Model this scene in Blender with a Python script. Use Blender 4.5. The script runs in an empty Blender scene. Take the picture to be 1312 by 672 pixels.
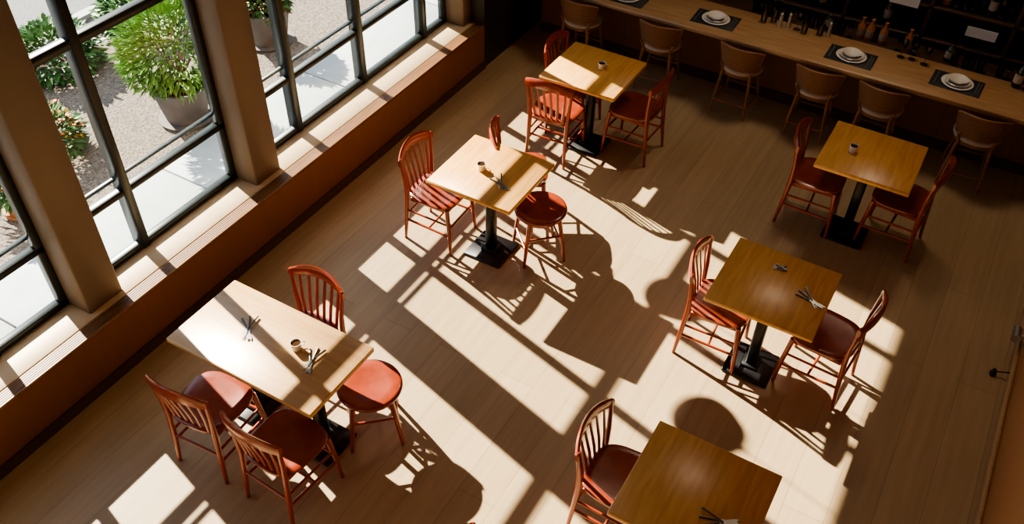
import bpy, math, random
from mathutils import Matrix, Vector
random.seed(7)
SC=bpy.context.scene
try:
    SC.view_settings.view_transform='AgX';SC.view_settings.look='AgX - Medium High Contrast'
except Exception: pass
# ---------------------------------------------------------------- materials
def newmat(name):
    m=bpy.data.materials.new(name);m.use_nodes=True
    nt=m.node_tree;b=nt.nodes['Principled BSDF'];return m,nt,b
def plain(name,col,rough=.5,metal=0,coat=0,var=.12,scale=12,bump=0):
    m,nt,b=newmat(name);N=nt.nodes;L=nt.links
    tc=N.new('ShaderNodeTexCoord');no=N.new('ShaderNodeTexNoise');no.inputs['Scale'].default_value=scale;no.inputs['Detail'].default_value=4
    L.new(tc.outputs['Object'],no.inputs['Vector'])
    r=N.new('ShaderNodeValToRGB');r.color_ramp.elements[0].position=.3;r.color_ramp.elements[1].position=.7
    r.color_ramp.elements[0].color=[c*(1-var) for c in col]+[1];r.color_ramp.elements[1].color=[min(1,c*(1+var)) for c in col]+[1]
    L.new(no.outputs['Fac'],r.inputs['Fac']);L.new(r.outputs['Color'],b.inputs['Base Color'])
    b.inputs['Roughness'].default_value=rough;b.inputs['Metallic'].default_value=metal
    b.inputs['Coat Weight'].default_value=coat;b.inputs['Coat Roughness'].default_value=.15
    if bump:
        bp=N.new('ShaderNodeBump');bp.inputs['Strength'].default_value=bump;bp.inputs['Distance'].default_value=.02
        L.new(no.outputs['Fac'],bp.inputs['Height']);L.new(bp.outputs['Normal'],b.inputs['Normal'])
    return m
def wood(name,c1,c2,rough=.35,coat=.3,sc=(3,40,40),coatr=.2,rnd=True):
    m,nt,b=newmat(name);N=nt.nodes;L=nt.links
    tc=N.new('ShaderNodeTexCoord');mp=N.new('ShaderNodeMapping');mp.inputs['Scale'].default_value=sc
    L.new(tc.outputs['Object'],mp.inputs['Vector'])
    n1=N.new('ShaderNodeTexNoise');n1.inputs['Scale'].default_value=1;n1.inputs['Detail'].default_value=6;n1.inputs['Distortion'].default_value=.6
    L.new(mp.outputs['Vector'],n1.inputs['Vector'])
    r=N.new('ShaderNodeValToRGB');r.color_ramp.elements[0].position=.32;r.color_ramp.elements[1].position=.68
    r.color_ramp.elements[0].color=list(c1)+[1];r.color_ramp.elements[1].color=list(c2)+[1]
    L.new(n1.outputs['Fac'],r.inputs['Fac']);L.new(r.outputs['Color'],b.inputs['Base Color'])
    b.inputs['Roughness'].default_value=rough;b.inputs['Coat Weight'].default_value=coat;b.inputs['Coat Roughness'].default_value=coatr
    bp=N.new('ShaderNodeBump');bp.inputs['Strength'].default_value=.08;bp.inputs['Distance'].default_value=.005
    L.new(n1.outputs['Fac'],bp.inputs['Height']);L.new(bp.outputs['Normal'],b.inputs['Normal'])
    return m
def planks(name,c1,c2,cm,bw,rh,rot,rough=.45,axes=None,mort=.003,grain=(.94,1.04)):
    m,nt,b=newmat(name);N=nt.nodes;L=nt.links
    tc=N.new('ShaderNodeTexCoord');mp=N.new('ShaderNodeMapping');mp.inputs['Rotation'].default_value=rot
    L.new(tc.outputs['Object'],mp.inputs['Vector'])
    br=N.new('ShaderNodeTexBrick');br.offset=.37;br.offset_frequency=2
    br.inputs['Scale'].default_value=1;br.inputs['Brick Width'].default_value=bw;br.inputs['Row Height'].default_value=rh
    br.inputs['Mortar Size'].default_value=mort;br.inputs['Mortar Smooth'].default_value=.3;br.inputs['Bias'].default_value=0
    br.inputs['Color1'].default_value=list(c1)+[1];br.inputs['Color2'].default_value=list(c2)+[1];br.inputs['Mortar'].default_value=list(cm)+[1]
    L.new(mp.outputs['Vector'],br.inputs['Vector'])
    m2=N.new('ShaderNodeMapping');m2.inputs['Scale'].default_value=(1.6,24,24);L.new(mp.outputs['Vector'],m2.inputs['Vector'])
    n1=N.new('ShaderNodeTexNoise');n1.inputs['Scale'].default_value=1;n1.inputs['Detail'].default_value=6;L.new(m2.outputs['Vector'],n1.inputs['Vector'])
    mr=N.new('ShaderNodeMapRange');mr.inputs['From Min'].default_value=.3;mr.inputs['From Max'].default_value=.7;mr.inputs['To Min'].default_value=grain[0];mr.inputs['To Max'].default_value=grain[1]
    L.new(n1.outputs['Fac'],mr.inputs['Value'])
    mx=N.new('ShaderNodeVectorMath');mx.operation='SCALE';L.new(br.outputs['Color'],mx.inputs[0]);L.new(mr.outputs['Result'],mx.inputs['Scale'])
    L.new(mx.outputs['Vector'],b.inputs['Base Color'])
    b.inputs['Roughness'].default_value=rough
    bp=N.new('ShaderNodeBump');bp.inputs['Strength'].default_value=.1;bp.inputs['Distance'].default_value=.003;bp.invert=True
    L.new(br.outputs['Fac'],bp.inputs['Height']);L.new(bp.outputs['Normal'],b.inputs['Normal'])
    return m
def glassmat(name,tint=(1,1,1),fac=.08,rough=.02):
    m=bpy.data.materials.new(name);m.use_nodes=True;nt=m.node_tree;N=nt.nodes;N.clear();L=nt.links
    o=N.new('ShaderNodeOutputMaterial');t=N.new('ShaderNodeBsdfTransparent');t.inputs[0].default_value=list(tint)+[1]
    g=N.new('ShaderNodeBsdfGlossy');g.inputs['Roughness'].default_value=rough
    lw=N.new('ShaderNodeLayerWeight');lw.inputs['Blend'].default_value=fac
    mx=N.new('ShaderNodeMixShader');L.new(lw.outputs['Fresnel'],mx.inputs[0]);L.new(t.outputs[0],mx.inputs[1]);L.new(g.outputs[0],mx.inputs[2]);L.new(mx.outputs[0],o.inputs['Surface'])
    return m
M={}
M['table']=wood('honey_oak_tabletop',(.58,.285,.072),(.73,.40,.125),.38,.2,(30,3,30),.3)
M['tsheen']=wood('oak_tabletop_painted_sheen',(.55,.32,.135),(.67,.42,.195),.38,.75,(3,30,30),.38)  # paler copy of the tabletop oak; window sheen put into the base colour
M['steel']=plain('black_powdercoat',(.012,.012,.014),.38,.3)
M['cframe']=plain('red_lacquered_wood',(.27,.038,.014),.28,0,.5,.18,20)
M['cseat']=plain('red_brown_seat',(.23,.036,.014),.25,0,.6,.15,14)
M['floor']=planks('oak_floor',(.44,.325,.195),(.385,.28,.162),(.27,.19,.11),2.4,.24,(0,0,math.pi/2),.38,mort=.0022,grain=(.89,1.06))
M['panel']=planks('wood_wall_panel',(.25,.105,.038),(.22,.09,.032),(.08,.035,.014),1.2,.8,(math.pi/2,0,math.pi/2),.4)
M['grille']=wood('sill_grille_wood',(.20,.09,.035),(.27,.13,.05),.45,.2,(40,3,40))
M['gbase']=plain('sill_slot',(.07,.035,.018),.7)
M['sill']=plain('sill_wood_ledge',(.62,.47,.30),.5,0,0,.06,6)
M['col']=plain('taupe_column_paint',(.21,.168,.13),.6,0,0,.05,4)
M['wall']=plain('warm_plaster',(.38,.29,.20),.8,0,0,.05,4)
M['dark']=plain('dark_bar_paint',(.022,.020,.019),.5,0,0,.2,6)
M['dwood']=wood('dark_walnut',(.05,.027,.016),(.085,.046,.025),.45,.1)
M['counter']=wood('counter_oak',(.39,.23,.11),(.52,.33,.17),.35,.4,(3,40,40))
M['cpanel']=planks('counter_front',(.25,.12,.055),(.22,.105,.047),(.08,.04,.02),.6,2,(math.pi/2,0,0),.45)
M['frame']=plain('window_frame_metal',(.036,.048,.053),.35,.4)
M['glass']=glassmat('window_glass',(.97,.985,.985),.12)
M['clear']=glassmat('drinking_glass',(.86,.9,.9),.45)
M['bottle']=glassmat('bottle_glass',(.5,.62,.55),.4)
M['white']=plain('glazed_ceramic',(.78,.77,.74),.2,0,.5,.03)
M['coffee']=plain('coffee',(.05,.02,.008),.15)
M['metal']=plain('brushed_metal',(.6,.6,.6),.28,.9)
M['dmetal']=plain('cutlery_steel',(.16,.16,.17),.3,1)
M['mat']=plain('slate_placemat',(.028,.03,.036),.6)
M['paper']=plain('paper',(.75,.76,.78),.7,0,0,.03)
M['napkin']=plain('napkin',(.5,.42,.33),.9,0,0,.08)
M['stoolw']=wood('stool_beech',(.24,.11,.042),(.33,.16,.07),.4,.2)
M['cream']=plain('cream_seat_pad',(.62,.55,.45),.8,0,0,.06)
M['gravel']=plain('gravel',(.18,.15,.125),.95,0,0,.6,55,.8)
M['path']=plain('concrete_path',(.40,.44,.47),.8,0,0,.09,3)
M['asphalt']=plain('asphalt',(.14,.15,.16),.9,0,0,.2,40)
M['leaf']=plain('bush_leaf',(.16,.30,.06),.5,0,0,.5,9)
M['leaf2']=plain('shrub_leaf',(.06,.16,.04),.5,0,0,.5,9)
M['orange']=plain('orange_petal',(.75,.16,.03),.6,0,0,.3,30)
M['yellow']=plain('yellow_petal',(.80,.45,.06),.6,0,0,.3,30)
M['pot']=plain('clay_pot_grey',(.12,.11,.105),.7,0,0,.1,8)
M['tpot']=plain('terracotta',(.45,.17,.06),.7,0,0,.1,8)
M['soil']=plain('soil',(.04,.025,.015),1)
M['twig']=plain('twig',(.12,.08,.04),.8)
M['brass']=plain('shadow_pendant_brass',(.35,.24,.1),.35,1)
def cane():
    m,nt,b=newmat('cane_weave');N=nt.nodes;L=nt.links
    tc=N.new('ShaderNodeTexCoord');ck=N.new('ShaderNodeTexChecker');ck.inputs['Scale'].default_value=85
    ck.inputs['Color1'].default_value=(.37,.19,.085,1);ck.inputs['Color2'].default_value=(.19,.09,.038,1)
    L.new(tc.outputs['Object'],ck.inputs['Vector']);L.new(ck.outputs['Color'],b.inputs['Base Color'])
    bp=N.new('ShaderNodeBump');bp.inputs['Strength'].default_value=.5;bp.inputs['Distance'].default_value=.004
    L.new(ck.outputs['Fac'],bp.inputs['Height']);L.new(bp.outputs['Normal'],b.inputs['Normal']);b.inputs['Roughness'].default_value=.55
    return m
M['cane']=cane()
# ---------------------------------------------------------------- mesh builder
class MB:
    def __init__(s): s.v=[];s.f=[];s.m=[];s.s=[];s.mats=[]
    def mi(s,k):
        if k not in s.mats: s.mats.append(k)
        return s.mats.index(k)
    def add(s,V,F,k,sm=False):
        o=len(s.v);s.v+=[tuple(x) for x in V];i=s.mi(k)
        for f in F: s.f.append(tuple(o+a for a in f));s.m.append(i);s.s.append(sm)
    def box(s,c,d,k,rz=0,bev=0):
        x,y,z=d[0]/2,d[1]/2,d[2]/2
        b=bev
        cs,sn=math.cos(rz),math.sin(rz)
        if b:
            def oc(w,h,cut): return [(-w+cut,-h),(w-cut,-h),(w,-h+cut),(w,h-cut),(w-cut,h),(-w+cut,h),(-w,h-cut),(-w,-h+cut)]
            lv=[(-z,b),(-z+b,0),(z-b,0),(z,b)]
            V=[]
            for zz,ins in lv:
                for px,py in oc(x-ins,y-ins,b*1.2): V.append((px,py,zz))
            F=[tuple(range(7,-1,-1)),tuple(range(24,32))]
            for l in range(3):
                for i in range(8):
                    j=(i+1)%8;F.append((l*8+i,l*8+j,l*8+8+j,l*8+8+i))
        else:
            V=[(a*x,b_*y,c_*z) for c_ in(-1,1) for b_ in(-1,1) for a in(-1,1)]
            F=[(0,2,3,1),(4,5,7,6),(0,1,5,4),(2,6,7,3),(0,4,6,2),(1,3,7,5)]
        V=[(c[0]+p[0]*cs-p[1]*sn,c[1]+p[0]*sn+p[1]*cs,c[2]+p[2]) for p in V]
        s.add(V,F,k)
    def tube(s,P,R,k,n=10,flat=1.0,ref=(0,0,1)):
        P=[Vector(p) for p in P]
        if not hasattr(R,'__len__'): R=[R]*len(P)
        V=[];ref=Vector(ref)
        for i,p in enumerate(P):
            t=(P[min(i+1,len(P)-1)]-P[max(i-1,0)]).normalized()
            r=ref if abs(t.dot(ref))<.95 else Vector((1,0,0))
            a=t.cross(r).normalized();b=a.cross(t).normalized()
            for j in range(n):
                an=2*math.pi*j/n;V.append(p+a*math.cos(an)*R[i]+b*math.sin(an)*R[i]*flat)
        F=[]
        for i in range(len(P)-1):
            for j in range(n):
                k2=(j+1)%n;F.append((i*n+j,i*n+k2,(i+1)*n+k2,(i+1)*n+j))
        F.append(tuple(range(n-1,-1,-1)));F.append(tuple((len(P)-1)*n+j for j in range(n)))
        s.add(V,F,k,True)
    def lathe(s,prof,k,c=(0,0,0),n=24,fn=None):
        V=[];F=[]
        for r,z in prof:
            for j in range(n):
                a=2*math.pi*j/n
                x,y=(math.cos(a),math.sin(a)) if not fn else fn(a)
                V.append((c[0]+r*x,c[1]+r*y,c[2]+z))
        for i in range(len(prof)-1):
            for j in range(n):
                k2=(j+1)%n;F.append((i*n+j,i*n+k2,(i+1)*n+k2,(i+1)*n+j))
        if prof[0][0]>1e-3: F.append(tuple(range(n-1,-1,-1)))
        if prof[-1][0]>1e-3: F.append(tuple((len(prof)-1)*n+j for j in range(n)))
        s.add(V,F,k,True)
    def sweep(s,secs,k,sm=True):
        n=len(secs[0]);V=[p for sec in secs for p in sec];F=[]
        for i in range(len(secs)-1):
            for j in range(n):
                k2=(j+1)%n;F.append((i*n+j,i*n+k2,(i+1)*n+k2,(i+1)*n+j))
        F.append(tuple(range(n-1,-1,-1)));F.append(tuple((len(secs)-1)*n+j for j in range(n)))
        s.add(V,F,k,sm)
    def mesh(s,name):
        me=bpy.data.meshes.new(name);me.from_pydata(s.v,[],s.f)
        for k in s.mats: me.materials.append(M[k])
        for p,i,q in zip(me.polygons,s.m,s.s): p.material_index=i;p.use_smooth=q
        import bmesh
        bm=bmesh.new();bm.from_mesh(me);bmesh.ops.recalc_face_normals(bm,faces=bm.faces);bm.to_mesh(me);bm.free()
        try: me.set_sharp_from_angle(angle=math.radians(50))
        except Exception: pass
        return me
def put(me,name,loc=(0,0,0),rz=0):
    o=bpy.data.objects.new(name,me);o.location=loc;o.rotation_euler=(0,0,math.radians(rz));SC.collection.objects.link(o);return o
# ---------------------------------------------------------------- dining chair (faces +Y)
def chair():
    b=MB()
    def out(a):
        c,s_=math.cos(a),math.sin(a)
        e=.62
        x=math.copysign(abs(c)**e,c)*.2;y=math.copysign(abs(s_)**e,s_)*.2
        x*=1+.06*(y/.2);return x,y
    b.lathe([(.0001,.400),(.86,.400),(.97,.408),(1,.420),(.99,.432),(.93,.438),(.75,.434),(.4,.428),(.0001,.427)],'cseat',n=40,fn=out)
    b.box((0,0,.385),(.32,.32,.035),'cframe',bev=.004)
    for sx in(-1,1):
        b.tube([(sx*.185,.192,0),(sx*.175,.18,.2),(sx*.162,.158,.41)],[.0115,.016,.018],'cframe')
        b.tube([(sx*.178,-.215,0),(sx*.17,-.195,.2),(sx*.168,-.178,.41),(sx*.178,-.178,.55),(sx*.192,-.188,.68),(sx*.197,-.195,.765)],[.0115,.016,.018,.015,.013,.010],'cframe')
        b.tube([(sx*.178,.183,.17),(sx*.172,-.198,.19)],[.009,.010],'cframe',8)
        b.tube([(sx*.172,.175,.27),(sx*.168,-.188,.28)],[.008,.009],'cframe',8)
    b.tube([(-.175,0,.18),(.175,0,.18)],.009,'cframe',8)
    b.tube([(-.172,.176,.24),(.172,.176,.24)],.010,'cframe',8)
    b.tube([(-.168,-.192,.24),(.168,-.192,.24)],.009,'cframe',8)
    secs=[];n=14
    def cr(t):
        x=.213*t;y=-.243+.053*t*t;z=.772-.042*t*t;h=.046-.016*abs(t)**3
        return x,y,z,h
    for i in range(n+1):
        t=-1+2*i/n;x,y,z,h=cr(t);th=.011
        secs.append([(x,y-th,z-h*.8),(x,y-th*1.1,z),(x,y-th,z+h*.75),(x,y,z+h),(x,y+th,z+h*.75),(x,y+th*1.1,z),(x,y+th,z-h*.8),(x,y,z-h)])
    b.sweep(secs,'cframe')
    for i in range(6):
        t=-.72+1.44*i/5;x,y,z,h=cr(t)
        b.tube([(x*.80,-.176,.425),(x*.9,-.178-.018*(1-t*t),.55),(x,y+.002,z-h*.7)],[.012,.013,.011],'cframe',8,flat=.5,ref=(0,1,0))
    return b.mesh('dining_chair')
def rstool():
    b=MB()
    b.lathe([(.0001,.395),(.175,.395),(.192,.404),(.197,.418),(.192,.431),(.175,.437),(.12,.431),(.0001,.426)],'cseat',n=40)
    b.lathe([(.0001,.36),(.155,.36),(.158,.397),(.0001,.397)],'cframe',n=32)
    for sx in(-1,1):
        for sy in(-1,1):
            b.tube([(sx*.155,sy*.155,0),(sx*.135,sy*.135,.2),(sx*.110,sy*.110,.40)],[.0115,.016,.018],'cframe')
        b.tube([(sx*.141,-.141,.15),(sx*.141,.141,.15)],.009,'cframe',8)
        b.tube([(-.132,sx*.132,.24),(.132,sx*.132,.24)],.009,'cframe',8)
    return b.mesh('round_stool')
CH=chair();RS=rstool()
for x,y,r in [(-2.80,5.67,3),(-2.25,6.04,88),(-2.87,6.11,-90),
              (-3.03,4.25,-88),(-2.64,4.80,-60),
              (-3.06,1.93,4),(-2.51,1.93,-3),(-2.94,2.59,180),
              (-.66,5.93,-87),(-.05,6.0,85),(-.81,4.24,-86),(-.14,4.33,84),(-.80,2.69,-90),(-1.04,1.68,-88)]:
    put(CH,'dining_chair',(x,y,0),r)
put(RS,'round_stool',(-2.29,4.46,0),45);put(RS,'round_stool',(-2.36,2.50,0),42)
# ---------------------------------------------------------------- tables
def table(w,d,peds,top='table',bs=.31):
    b=MB()
    b.box((0,0,.7325),(w,d,.035),top,bev=.004)
    for px in peds:
        b.box((px,0,.705),(.26,.26,.02),'steel',bev=.003)
        b.box((px,0,.36),(.07,.07,.68),'steel',bev=.008)
        b.box((px,0,.011),(bs,bs,.022),'steel',bev=.006)
        b.box((px,0,.03),(.12,.12,.02),'steel',bev=.005)
    return b.mesh('dining_table')
TB=table(.67,.64,[0])
for x,y,r in [(-2.604,5.895,0),(-2.602,4.283,0),(-.344,5.903,0),(-.523,4.216,0),(-.383,2.589,0)]:
    put(TB,'dining_table',(x,y,0),r)
put(table(1.054,.56,[-.28,.28],'tsheen',.28),'dining_table',(-2.843,2.256,0))
def cup():
    b=MB();b.lathe([(.0001,0),(.024,0),(.028,.004),(.032,.05),(.0325,.055),(.030,.055),(.027,.01),(.0001,.008)],'white')
    b.lathe([(.0001,.046),(.0285,.046)],'coffee')
    b.tube([(.031,0,.045),(.046,0,.042),(.05,0,.03),(.044,0,.018),(.029,0,.014)],.0035,'white',8)
    return b.mesh('espresso_cup')
def cutlery():
    b=MB()
    def knife(a,o):
        c,s_=math.cos(a),math.sin(a);T=lambda p:(o[0]+p[0]*c-p[1]*s_,o[1]+p[0]*s_+p[1]*c,p[2])
        b.tube([T((-.09,0,.006)),T((-.02,0,.006)),T((0,0,.006))],[.006,.005,.004],'dmetal',8)
        b.sweep([[T((x,-w,.004)),T((x,w,.004)),T((x,w,.008)),T((x,-w,.008))] for x,w in[(0,.004),(.02,.009),(.08,.009),(.1,.002)]],'metal',False)
    def fork(a,o):
        c,s_=math.cos(a),math.sin(a);T=lambda p:(o[0]+p[0]*c-p[1]*s_,o[1]+p[0]*s_+p[1]*c,p[2])
        b.tube([T((-.09,0,.012)),T((0,0,.012)),T((.03,0,.014))],[.006,.004,.003],'dmetal',8)
        b.sweep([[T((x,-w,.012)),T((x,w,.012)),T((x,w,.015)),T((x,-w,.015))] for x,w in[(.03,.004),(.04,.011),(.055,.011)]],'metal',False)
        for k in(-1,0,1): b.tube([T((.054,k*.009,.0135)),T((.09,k*.008,.012))],[.0025,.0015],'metal',6)
    knife(.15,(0,0));fork(-.35,(0,.005));knife(.5,(.01,-.012))
    return b.mesh('cutlery_set')
CU=cup();KN=cutlery()
for x,y,r in[(-2.55,5.93,30),(-2.67,4.26,100),(-2.68,2.30,60),(-.48,5.87,100)]: put(CU,'espresso_cup',(x,y,.75),r)
for x,y,r in[(-2.48,4.20,-40),(-3.02,2.28,-60),(-2.55,2.28,-80),(-.30,4.21,-35),(-.24,2.50,10)]: put(KN,'cutlery_set',(x,y,.75),r)
b=MB();b.box((0,0,.004),(.09,.035,.008),'napkin',.3,.002);b.tube([(-.03,.01,.012),(.04,-.01,.012)],.008,'dmetal',8);b.tube([(-.02,-.02,.010),(.03,.025,.012)],.006,'dmetal',8)
nap=b.mesh('rolled_napkin');put(nap,'rolled_napkin',(-.54,4.38,.75),0)
# ---------------------------------------------------------------- bar stools
def barstool():
    b=MB()
    b.lathe([(.0001,.425),(.165,.425),(.185,.435),(.187,.455),(.17,.468),(.0001,.472)],'cream',n=32)
    b.lathe([(.0001,.395),(.17,.395),(.175,.427),(.0001,.427)],'stoolw',n=32)
    for sx in(-1,1):
        b.tube([(sx*.165,.165,0),(sx*.12,.12,.41)],[.010,.016],'stoolw')
        b.tube([(sx*.165,-.17,0),(sx*.13,-.13,.41)],[.010,.016],'stoolw')
        b.tube([(sx*.155,-.16,.13),(sx*.155,.155,.13)],.008,'stoolw',8)
        b.tube([(sx*.12,-.13,.40),(sx*.15,-.155,.5)],[.014,.011],'stoolw')
    b.tube([(-.155,.155,.17),(.155,.155,.17)],.009,'stoolw',8);b.tube([(-.155,-.16,.13),(.155,-.16,.13)],.008,'stoolw',8)
    n=20;secs=[];top=[];bot=[]
    for i in range(n+1):
        a=math.radians(-152+124*i/n)
        q=abs(2*i/n-1)
        zb=.475+.01*q;zt=.69-.035*q**3
        rb,rt=.185,.222
        p=lambda r,z:(r*math.cos(a),r*math.sin(a)*.92,z)
        secs.append([p(rb,zb),p(rb+.010,zb),p(rt+.010,zt),p(rt,zt)])
        top.append(p(rt+.005,zt));bot.append(p(rb+.005,zb))
    b.sweep(secs,'cane');b.tube(top,.011,'stoolw',8);b.tube(bot,.010,'stoolw',8)
    b.tube([bot[0],top[0]],.010,'stoolw',8);b.tube([bot[-1],top[-1]],.010,'stoolw',8)
    return b.mesh('bar_stool')
BS=barstool()
for x,r in[(-3.31,-4),(-2.49,3),(-1.71,-3),(-1.03,2),(-.49,-3),(.29,4)]: put(BS,'bar_stool',(x,7.13,0),r)
# ---------------------------------------------------------------- counter
b=MB()
b.box((-1.48,7.34,.68),(4.92,.56,.04),'counter',bev=.005)
b.box((-1.48,7.50,.33),(4.90,.10,.66),'cpanel')
b.box((-1.48,7.445,.05),(4.90,.02,.10),'dwood')
b.box((-1.48,7.60,.14),(4.9,.02,.28),'dark')
put(b.mesh('bar_counter'),'bar_counter')
b=MB()
b.box((-1.48,8.48,.62),(4.9,.03,1.24),'dark')
for z in(.02,.3,.62,.92,1.22): b.box((-1.48,8.30,z),(4.9,.36,.03),'dwood',bev=.003)
for i in range(8): b.box((-3.92+.697*i,8.30,.62),(.03,.36,1.22),'dwood')
b.box((-1.48,7.92,.56),(4.9,.36,.03),'dwood',bev=.003)
b.box((-1.48,7.95,.27),(4.9,.30,.55),'dark')
put(b.mesh('back_bar_shelving'),'back_bar_shelving')
b=MB()
def gl(b,x,y,z,k='clear',s=1):
    b.lathe([(.0001,z),(.026*s,z),(.033*s,z+.10*s),(.030*s,z+.10*s),(.024*s,z+.008),(.0001,z+.008)],k,(x,y,0),16)
def wine(b,x,y,z,k='clear'):
    b.lathe([(.0001,0),(.03,0),(.03,.003),(.004,.008),(.0035,.07),(.02,.085),(.033,.115),(.030,.16),(.028,.16),(.030,.115),(.017,.09),(.0001,.084)],k,(x,y,z),16)
def bot(b,x,y,z,k='bottle',h=.26):
    b.lathe([(.0001,0),(.034,0),(.036,.01),(.036,h*.6),(.014,h*.76),(.013,h*.98),(.016,h*.98),(.016,h),(.0001,h)],k,(x,y,z),16)
    b.lathe([(.0365,h*.18),(.0368,h*.2),(.0368,h*.48),(.0365,h*.5)],'napkin',(x,y,z),16)
for i in range(64):
    x=-3.84+i*.073+random.uniform(-.01,.01)
    if abs(((x+3.92)/.697)-round((x+3.92)/.697))*.697<.055: continue
    for z in(.316,.636,.936):
        r=random.random()
        if r<.35: gl(b,x,8.19+random.uniform(0,.08),z,'clear',random.uniform(.8,1.1))
        elif r<.6: wine(b,x,8.20,z)
        elif r<.86: bot(b,x,8.24,z,random.choice(['bottle','dmetal','tpot','dark','bottle']),random.uniform(.2,.26))
for i in range(40):
    x=-1.9+i*.07+random.uniform(-.015,.015);r=random.random()
    if r<.45: gl(b,x,7.84+random.uniform(0,.1),.576)
    elif r<.65: wine(b,x,7.88,.576)
    elif r<.80: bot(b,x,7.93,.576,random.choice(['bottle','metal','tpot']),.2)
put(b.mesh('shelf_glassware'),'shelf_glassware')
def setting():
    b=MB();b.box((0,0,.002),(.40,.27,.004),'mat',bev=.001)
    S=1.18
    b.lathe([(.0001,.004),(.07*S,.004),(.105*S,.015),(.108*S,.017),(.105*S,.019),(.072*S,.009),(.0001,.008)],'white',(0,0,0),36)
    b.lathe([(.0001,.010),(.055*S,.010),(.085*S,.030),(.088*S,.032),(.085*S,.034),(.056*S,.015),(.0001,.014)],'white',(0,0,0),36)
    b.lathe([(.0001,.016),(.045*S,.020),(.066*S,.048),(.068*S,.050),(.065*S,.050),(.043*S,.026),(.0001,.025)],'white',(0,0,0),36)
    b.box((-.165,0,.007),(.012,.19,.005),'metal');b.box((.155,0,.007),(.012,.19,.005),'metal');b.box((.177,0,.007),(.010,.17,.005),'metal')
    return b.mesh('place_setting')
PS=setting()
for x,y,r in[(-2.94,7.27,0),(-2.08,7.31,2),(-.86,7.31,0),(.0,7.35,-2)]: put(PS,'place_setting',(x,y,.70),r)
b=MB();wine(b,0,0,0);WG=b.mesh('wine_glass')
b=MB();gl(b,0,0,0);TG=b.mesh('water_glass')
for x,y in[(-.50,7.54),(-.41,7.55),(-1.40,7.53),(-.30,7.52)]: put(WG,'wine_glass',(x,y,.70))
for x,y in[(-1.70,7.50),(-1.62,7.55),(-1.33,7.50),(-1.2,7.54)]: put(TG,'water_glass',(x,y,.70))
b=MB();b.lathe([(.0001,0),(.022,0),(.024,.02),(.015,.05),(.018,.09),(.012,.11),(.018,.125),(.0001,.14)],'metal',n=20);PM=b.mesh('pepper_mill')
for x,y in[(-1.55,7.50),(-1.48,7.53),(-1.13,7.56)]: put(PM,'pepper_mill',(x,y,.70))
b=MB();bot(b,0,0,0,'bottle',.24);put(b.mesh('glass_bottle'),'glass_bottle',(.42,7.56,.70))
b=MB();bot(b,0,0,0,'dark',.26);put(b.mesh('wine_bottle'),'wine_bottle',(.52,7.52,.70))
b=MB();b.box((0,0,.0),(.25,.004,.09),'paper')
PP=b.mesh('menu_card')
for x,y,z in[(.03,8.117,.80),(-.66,8.117,.93),(-.55,8.117,1.06)]:
    put(PP,'menu_card',(x,y,z),0)
# ---------------------------------------------------------------- room shell
b=MB();b.box((-1.72,3.3,-.05),(5.46,10.6,.10),'floor');put(b.mesh('floor'),'floor')
b=MB();b.box((-1.72,3.3,5.45),(5.7,10.8,.1),'wall');put(b.mesh('ceiling'),'ceiling')
b=MB()
b.box((-4.24,2.25,.215),(.42,8.5,.43),'panel')
b.box((-4.24,7.55,2.7),(.42,2.1,5.4),'dark')
b.box((-4.315,2.25,4.225),(.27,8.5,2.35),'wall')
put(b.mesh('wall_left'),'wall_left')
b=MB();b.box((-1.72,8.55,2.7),(5.7,.1,5.4),'dark');put(b.mesh('wall_back'),'wall_back')
b=MB();b.box((-1.72,-2.05,2.7),(5.7,.1,5.4),'wall');put(b.mesh('wall_front'),'wall_front')
b=MB();b.box((1.06,3.3,2.7),(.1,10.6,5.4),'panel');put(b.mesh('wall_right'),'wall_right')
b=MB();b.box((1.0,2.67,.05),(.02,9.3,.10),'counter',bev=.003);put(b.mesh('baseboard_right'),'baseboard_right')
b=MB();b.box((-4.022,2.25,.04),(.016,8.5,.08),'dwood');put(b.mesh('baseboard_left'),'baseboard_left')
b=MB()
b.box((-4.04,2.25,.44),(.022,8.5,.022),'grille',bev=.004)
for i in range(5): b.box((-4.061-.016*i,2.25,.439),(.010,8.5,.018),'grille')
b.box((-4.09,2.25,.433),(.11,8.5,.006),'gbase')
b.box((-4.253,2.25,.441),(.235,8.5,.022),'sill',bev=.003)
put(b.mesh('trim_1'),'trim_1')
CM=MB();CM.box((0,0,1.74),(.27,.26,2.60),'col',bev=.008);cm=CM.mesh('column')
for y in(-.90,.64,2.16,3.685): put(cm,'column',(-4.315,y,0))
b=MB();b.box((0,0,1.74),(.27,.14,2.60),'col',bev=.008);put(b.mesh('column'),'column',(-4.315,6.44,0))
def window(idx,y0,y1,mul):
    b=MB();x=-4.40;yc=(y0+y1)/2;L=y1-y0
    def hbar(z,h=.05,dx=0,t=.06): b.box((x+dx,yc,z),(t,L,h),'frame',bev=.003)
    hbar(.475,.05);hbar(3.03,.05);hbar(2.0,.06);hbar(.93,.045);hbar(1.02,.02,-.03,.03)
    for y in[y0+.025,y1-.025]: b.box((x,y,1.75),(.06,.05,2.6),'frame',bev=.003)
    for y in mul: b.box((x-.01,y,1.75),(.10,.06,2.6),'frame',bev=.003)
    b.box((x-.005,yc,1.75),(.006,L,2.55),'glass')
    put(b.mesh('window_%d'%idx),'window_%d'%idx)
window(1,-.77,.51,[-.1]);window(2,.77,2.03,[1.5]);window(3,2.29,3.555,[2.67]);window(4,3.815,6.37,[4.27,5.11,6.01])
b=MB();b.tube([(0,0,0),(-.06,0,0)],.014,'metal',12);b.tube([(-.06,-.05,0),(-.06,.06,0)],.030,'metal',16);b.box((-.003,0,0),(.006,.10,.10),'metal',bev=.002)
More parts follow.
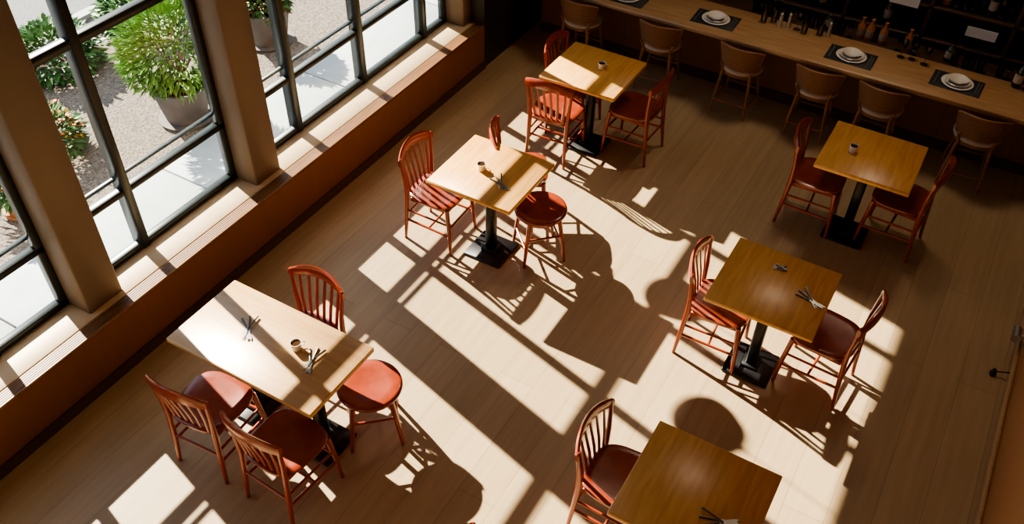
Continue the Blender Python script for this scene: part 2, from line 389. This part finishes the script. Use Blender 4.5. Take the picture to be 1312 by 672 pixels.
put(b.mesh('door_handle'),'door_handle',(1.01,5.25,.17))
b=MB();b.lathe([(.0001,0),(.022,0),(.022,.02),(.012,.03),(.012,.05),(.0001,.052)],'steel');b.tube([(0,0,.03),(.09,.02,.05)],.005,'steel',8);put(b.mesh('door_stop'),'door_stop',(.90,4.98,0))
def shadow_pend(x,y,z):
    b=MB();b.lathe([(.20,0),(.205,.0),(.20,.03),(.16,.09),(.08,.13),(.03,.15),(.02,.19),(.0001,.19)],'brass',n=32)
    b.lathe([(.0001,.03),(.03,.04),(.04,.07),(.03,.10),(.0001,.11)],'white',n=16)
    b.tube([(0,0,.18),(0,0,5.40-z)],.004,'steel',6);put(b.mesh('shadow_pendant'),'shadow_pendant',(x,y,z))
shadow_pend(-3.90,4.48,2.10);shadow_pend(-3.88,5.24,1.70)  # unseen pendants, added to cast oval shadows on the floor
# ---------------------------------------------------------------- exterior
b=MB();b.box((-29.48,5,-.06),(50,70,.1),'gravel');put(b.mesh('gravel_ground'),'gravel_ground')
b=MB()
for i in range(14): b.box((-5.03,-8+1.8*i,-.005),(.98,1.785,.03),'path',bev=.004)
put(b.mesh('concrete_walkway'),'concrete_walkway')
b=MB();b.box((-10.0,4,-.003),(3.6,40,.02),'asphalt');b.box((-8.1,4,.01),(.12,40,.06),'path');put(b.mesh('street_pavement'),'street_pavement')
def leaves(b,c,R,n,k,ln=.11,wd=.02,zs=1,droop=.4):
    for i in range(n):
        th=random.uniform(0,2*math.pi);ph=math.acos(random.uniform(-.55,1));rr=random.uniform(.35,1)**.5
        d=Vector((math.sin(ph)*math.cos(th),math.sin(ph)*math.sin(th),math.cos(ph)*zs))
        p=Vector(c)+d*R*rr
        dr=(d+Vector((random.uniform(-.6,.6),random.uniform(-.6,.6),random.uniform(-.2,.6)))).normalized()
        sd=dr.cross(Vector((random.uniform(-.3,.3),random.uniform(-.3,.3),1))).normalized()
        l=ln*random.uniform(.7,1.3);w=wd*random.uniform(.8,1.2)
        m=p+dr*l*.5;e=p+dr*l+Vector((0,0,-droop*l*.5))
        b.add([p,m+sd*w,e,m-sd*w],[(0,1,2),(0,2,3)],k if isinstance(k,str) else random.choice(k))
def pot(b,r,h,k):
    b.lathe([(.0001,0),(r*.68,0),(r*.72,.02),(r*.95,h*.85),(r*1.04,h*.87),(r*1.04,h),(r*.93,h),(r*.90,h*.88),(.0001,h*.88)],k,n=36)
    b.lathe([(.0001,h*.9),(r*.9,h*.9)],'soil',n=24)
    b.lathe([(.0001,0),(r*.95,0),(r*1.0,.03),(r*.93,.03),(.0001,.012)],k,n=36)
b=MB();pot(b,.25,.36,'pot')
for i in range(16):
    a=random.uniform(0,6.28);q=random.uniform(.1,.35);b.tube([(0,0,.3),(q*.4*math.cos(a),q*.4*math.sin(a),.55),(q*math.cos(a),q*math.sin(a),.85+random.uniform(-.1,.15))],[.010,.007,.003],'twig',6)
leaves(b,(.04,.04,.72),.46,3000,'leaf',.10,.014,1.0)
put(b.mesh('potted_bush'),'potted_bush',(-5.85,4.38,-.01))
b=MB();pot(b,.25,.38,'pot');leaves(b,(0,0,.45),.25,800,'leaf2',.09,.02,.7);leaves(b,(0,0,.5),.24,90,['orange','orange','yellow'],.04,.02,.7)
put(b.mesh('potted_flowers'),'potted_flowers',(-6.15,5.80,-.01))
b=MB();pot(b,.13,.18,'tpot');leaves(b,(0,0,.28),.2,500,'leaf2',.09,.016);leaves(b,(0,0,.34),.2,40,['yellow'],.04,.02)
put(b.mesh('potted_flowers'),'potted_flowers',(-6.0,2.75,-.01))
b=MB();b.lathe([(.0001,-.0),(.25,-.0),(.2,.03),(.0001,.04)],'soil');leaves(b,(0,0,.15),.28,900,'leaf2',.09,.018,.8);leaves(b,(0,0,.22),.28,200,['orange','yellow','orange'],.05,.02,.8)
put(b.mesh('flower_bed'),'flower_bed',(-6.45,3.40,-.01))
b=MB();b.lathe([(.0001,-.0),(.35,-.0),(.3,.03),(.0001,.04)],'soil');leaves(b,(0,0,.15),.40,1500,'leaf2',.09,.022,.7);SH=b.mesh('garden_shrub')
for x,y in[(-7.5,4.35),(-7.45,5.35),(-7.4,7.0)]: put(SH,'garden_shrub',(x,y,-.01),random.uniform(0,360))
# ---------------------------------------------------------------- light
su=bpy.data.lights.new('sun','SUN');su.energy=31;su.angle=math.radians(.6);su.color=(1,.885,.70)
so=bpy.data.objects.new('sun',su);SC.collection.objects.link(so)
d=Vector((1.17,-.31,-.75)).normalized();so.rotation_euler=d.to_track_quat('-Z','Y').to_euler();so.location=(-10,6,8)
w=bpy.data.worlds.new('sky');SC.world=w;w.use_nodes=True;nt=w.node_tree;bg=nt.nodes['Background']
bg.inputs[0].default_value=(.68,.82,1,1);bg.inputs[1].default_value=1.8
def area(name,loc,size,e,col,rot=(0,0,0)):
    l=bpy.data.lights.new(name,'AREA');l.energy=e;l.size=size;l.color=col;o=bpy.data.objects.new(name,l);o.location=loc;o.rotation_euler=rot;SC.collection.objects.link(o)
area('bar_fill_light',(-1.2,7.6,5.3),1.0,60,(1,.80,.58))  # fill light added to brighten the bar, not an actual fixture
# ---------------------------------------------------------------- camera
f,th,ps,ro,H=1143.6,.7541,.5140,.0240,4.5831
R=Vector((math.cos(ps),math.sin(ps),0));fh=Vector((-math.sin(ps),math.cos(ps),0));Z=Vector((0,0,1))
F=math.cos(th)*fh-math.sin(th)*Z;U=math.sin(th)*fh+math.cos(th)*Z
R2=math.cos(ro)*R+math.sin(ro)*U;U2=-math.sin(ro)*R+math.cos(ro)*U
cd=bpy.data.cameras.new('camera');cam=bpy.data.objects.new('camera',cd);SC.collection.objects.link(cam)
cam.matrix_world=Matrix([[R2[0],U2[0],-F[0],0],[R2[1],U2[1],-F[1],0],[R2[2],U2[2],-F[2],H],[0,0,0,1]])
cd.sensor_width=36;cd.lens=36*f/1312;cd.clip_start=.05;SC.camera=cam
